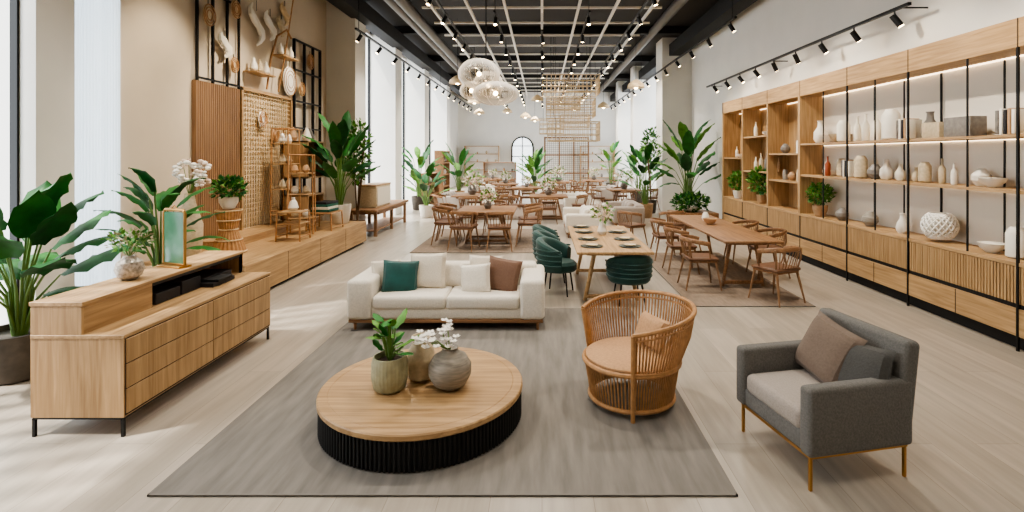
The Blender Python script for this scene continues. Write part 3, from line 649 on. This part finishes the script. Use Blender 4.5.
def put(k,m,x,y,z,s=1):
    if (k,m.name) not in lib:
        b=B(); b.lathe(profs[k],m,seg=24); o=b.finish(names[k],loc=(x,y,z)); o.scale=(s,)*3; lib[k,m.name]=o
    else: dup(lib[k,m.name],(x,y,z),0,s)
random.seed(5)
for z in (1.636,2.216):
    y=4.3
    while y<9.6:
        if not (z>2 and (5.75<y<6.75 or 6.95<y<7.45 or 5.35<y<5.8)) and not (z<2 and (4.9<y<5.3 or 8.35<y<8.75)) and R()<.94:
            put(random.choice([0,1,2,3,4,5,0,3]),random.choice(MS if z<2 else [CERW,CERW,PAPER,CERB,CERGR]),U(5.0,5.15),y,z,U(.7,1.1) if z<2 else U(.9,1.5))
        y+=U(.22,.3)
y=9.95
while y<13.8:
    for z in ((1.486,2.036) if y<11.1 else (1.636,2.436) if y<12.5 else (1.936,)):
        if R()<.75: put(random.choice(range(6)),random.choice(MS),5.08,y,z,U(.8,1.2))
    y+=.3
put(4,CERR,5.0,9.1,1.636,1.0)
b=B()
for k in range(9):
    a=pi*k/9
    for tl in (.5,-.5):
        M=Matrix.Rotation(a*2,4,'Z')@Matrix.Rotation(tl*1.9,4,'X'); b.tube([M@Vector((.19*math.cos(t*pi/14),.19*math.sin(t*pi/14),0)) for t in range(28)],.011,WHITEP,5,closed=True)
b.sph((0,0,0),.165,CERW); b.finish('lattice_ball',loc=(5.06,6.62,1.1))
put(3,CERGR,5.05,8.75,.901,1.0); put(3,CERS,5.05,8.0,.901,1.1); put(5,CERW,5.06,5.55,.901,1.0); put(2,CERW,5.06,5.85,.901,1.1); put(0,CERW,5.06,7.3,.901,1.0)
def splant(loc,h,r,s,pm,ls=.08):
    random.seed(s); b=B(); b.lathe([(.08,0),(.12,.1),(.13,.2),(.11,.2)],pm)
    for k in range(7): a=k*.9; b.tube([(0,0,.15),(r*.3*math.cos(a),r*.3*math.sin(a),h*.6),(r*.7*math.cos(a),r*.7*math.sin(a),h*.9)],.005,STEM,4)
    b.foliage((0,0,.2+h*.5),(r,r,h*.45),420,ls,[LEAF,LEAF3,LEAF3]); b.finish('small_potted_plant',loc=loc,ang=60,clampx=(-5.5,5.29))
splant((5.0,11.8,.901),.62,.3,2,CERT,.1); splant((5.0,9.35,.901),.40,.2,3,CERT,.07); splant((4.98,13.2,.901),.5,.22,4,CERW)
b=B()
for i in range(5): b.box((0,i*.05,.14),(.2,.035,.26+.03*(i%2)),[PAPER,CERT,DARKBOOK,CERW,CERGR][i],.003)
bk=b.finish('book_row',loc=(5.08,7.1,2.217)); dup(bk,(5.08,5.0,1.637)); dup(bk,(5.08,8.45,1.637)); dup(bk,(5.08,5.5,2.217))
b=B(); b.box((0,0,.12),(.2,.4,.24),CERGR,.005); b.box((0,.42,.1),(.2,.3,.2),CERB,.005); b.finish('storage_box',loc=(5.08,6.25,2.217))
# ------------------------------------------------------------------ lights
def spot(x,y,z,p,ang=125,col=(1,.92,.81),r=.12,tx=0,ty=0):
    l=bpy.data.lights.new('ceiling_spot','SPOT'); l.energy=p; l.spot_size=rad(ang); l.spot_blend=.8; l.color=col; l.shadow_soft_size=r
    o=bpy.data.objects.new('ceiling_spot',l); o.location=(x,y,z); o.rotation_euler=(tx,ty,0); COL.objects.link(o)
for y,p in ((1.5,200),(5.5,420),(9.5,600),(14,600),(19,650),(24,750),(29,1000)):
    for x in (-3,0,3): spot(x,y,5.45,p)
for y in (7.6,9.4,11.2): spot(-3.9,y,5.2,360,65,(1,.86,.67),.06,0,rad(32))
for y in (5,7,9,11,13): spot(3.4,y,4.4,200,80,(1,.9,.75),.05,0,rad(-48))
sn=bpy.data.lights.new('sun','SUN'); sn.energy=7; sn.angle=rad(2); sn.color=(1,.96,.9); so=bpy.data.objects.new('sun',sn); so.rotation_euler=Vector((.55,.3,-1)).to_track_quat('-Z','Y').to_euler(); COL.objects.link(so)
w=bpy.data.worlds.new('world'); bpy.context.scene.world=w; w.use_nodes=True; bg=w.node_tree.nodes['Background']; bg.inputs[0].default_value=(.88,.94,1,1); bg.inputs[1].default_value=6
vs=bpy.context.scene.view_settings
try:
    vs.view_transform='AgX'; vs.look='AgX - Medium High Contrast'
except Exception as e: print(e)
# ------------------------------------------------------------------ camera
cam=bpy.data.cameras.new('camera'); cam.sensor_width=36; cam.lens=520/1024*36; cam.shift_x=-30/1024; cam.shift_y=-101/1024; cam.clip_end=200
co=bpy.data.objects.new('camera',cam); co.location=(0,0,2); co.rotation_euler=(pi/2,0,0); COL.objects.link(co); bpy.context.scene.camera=co
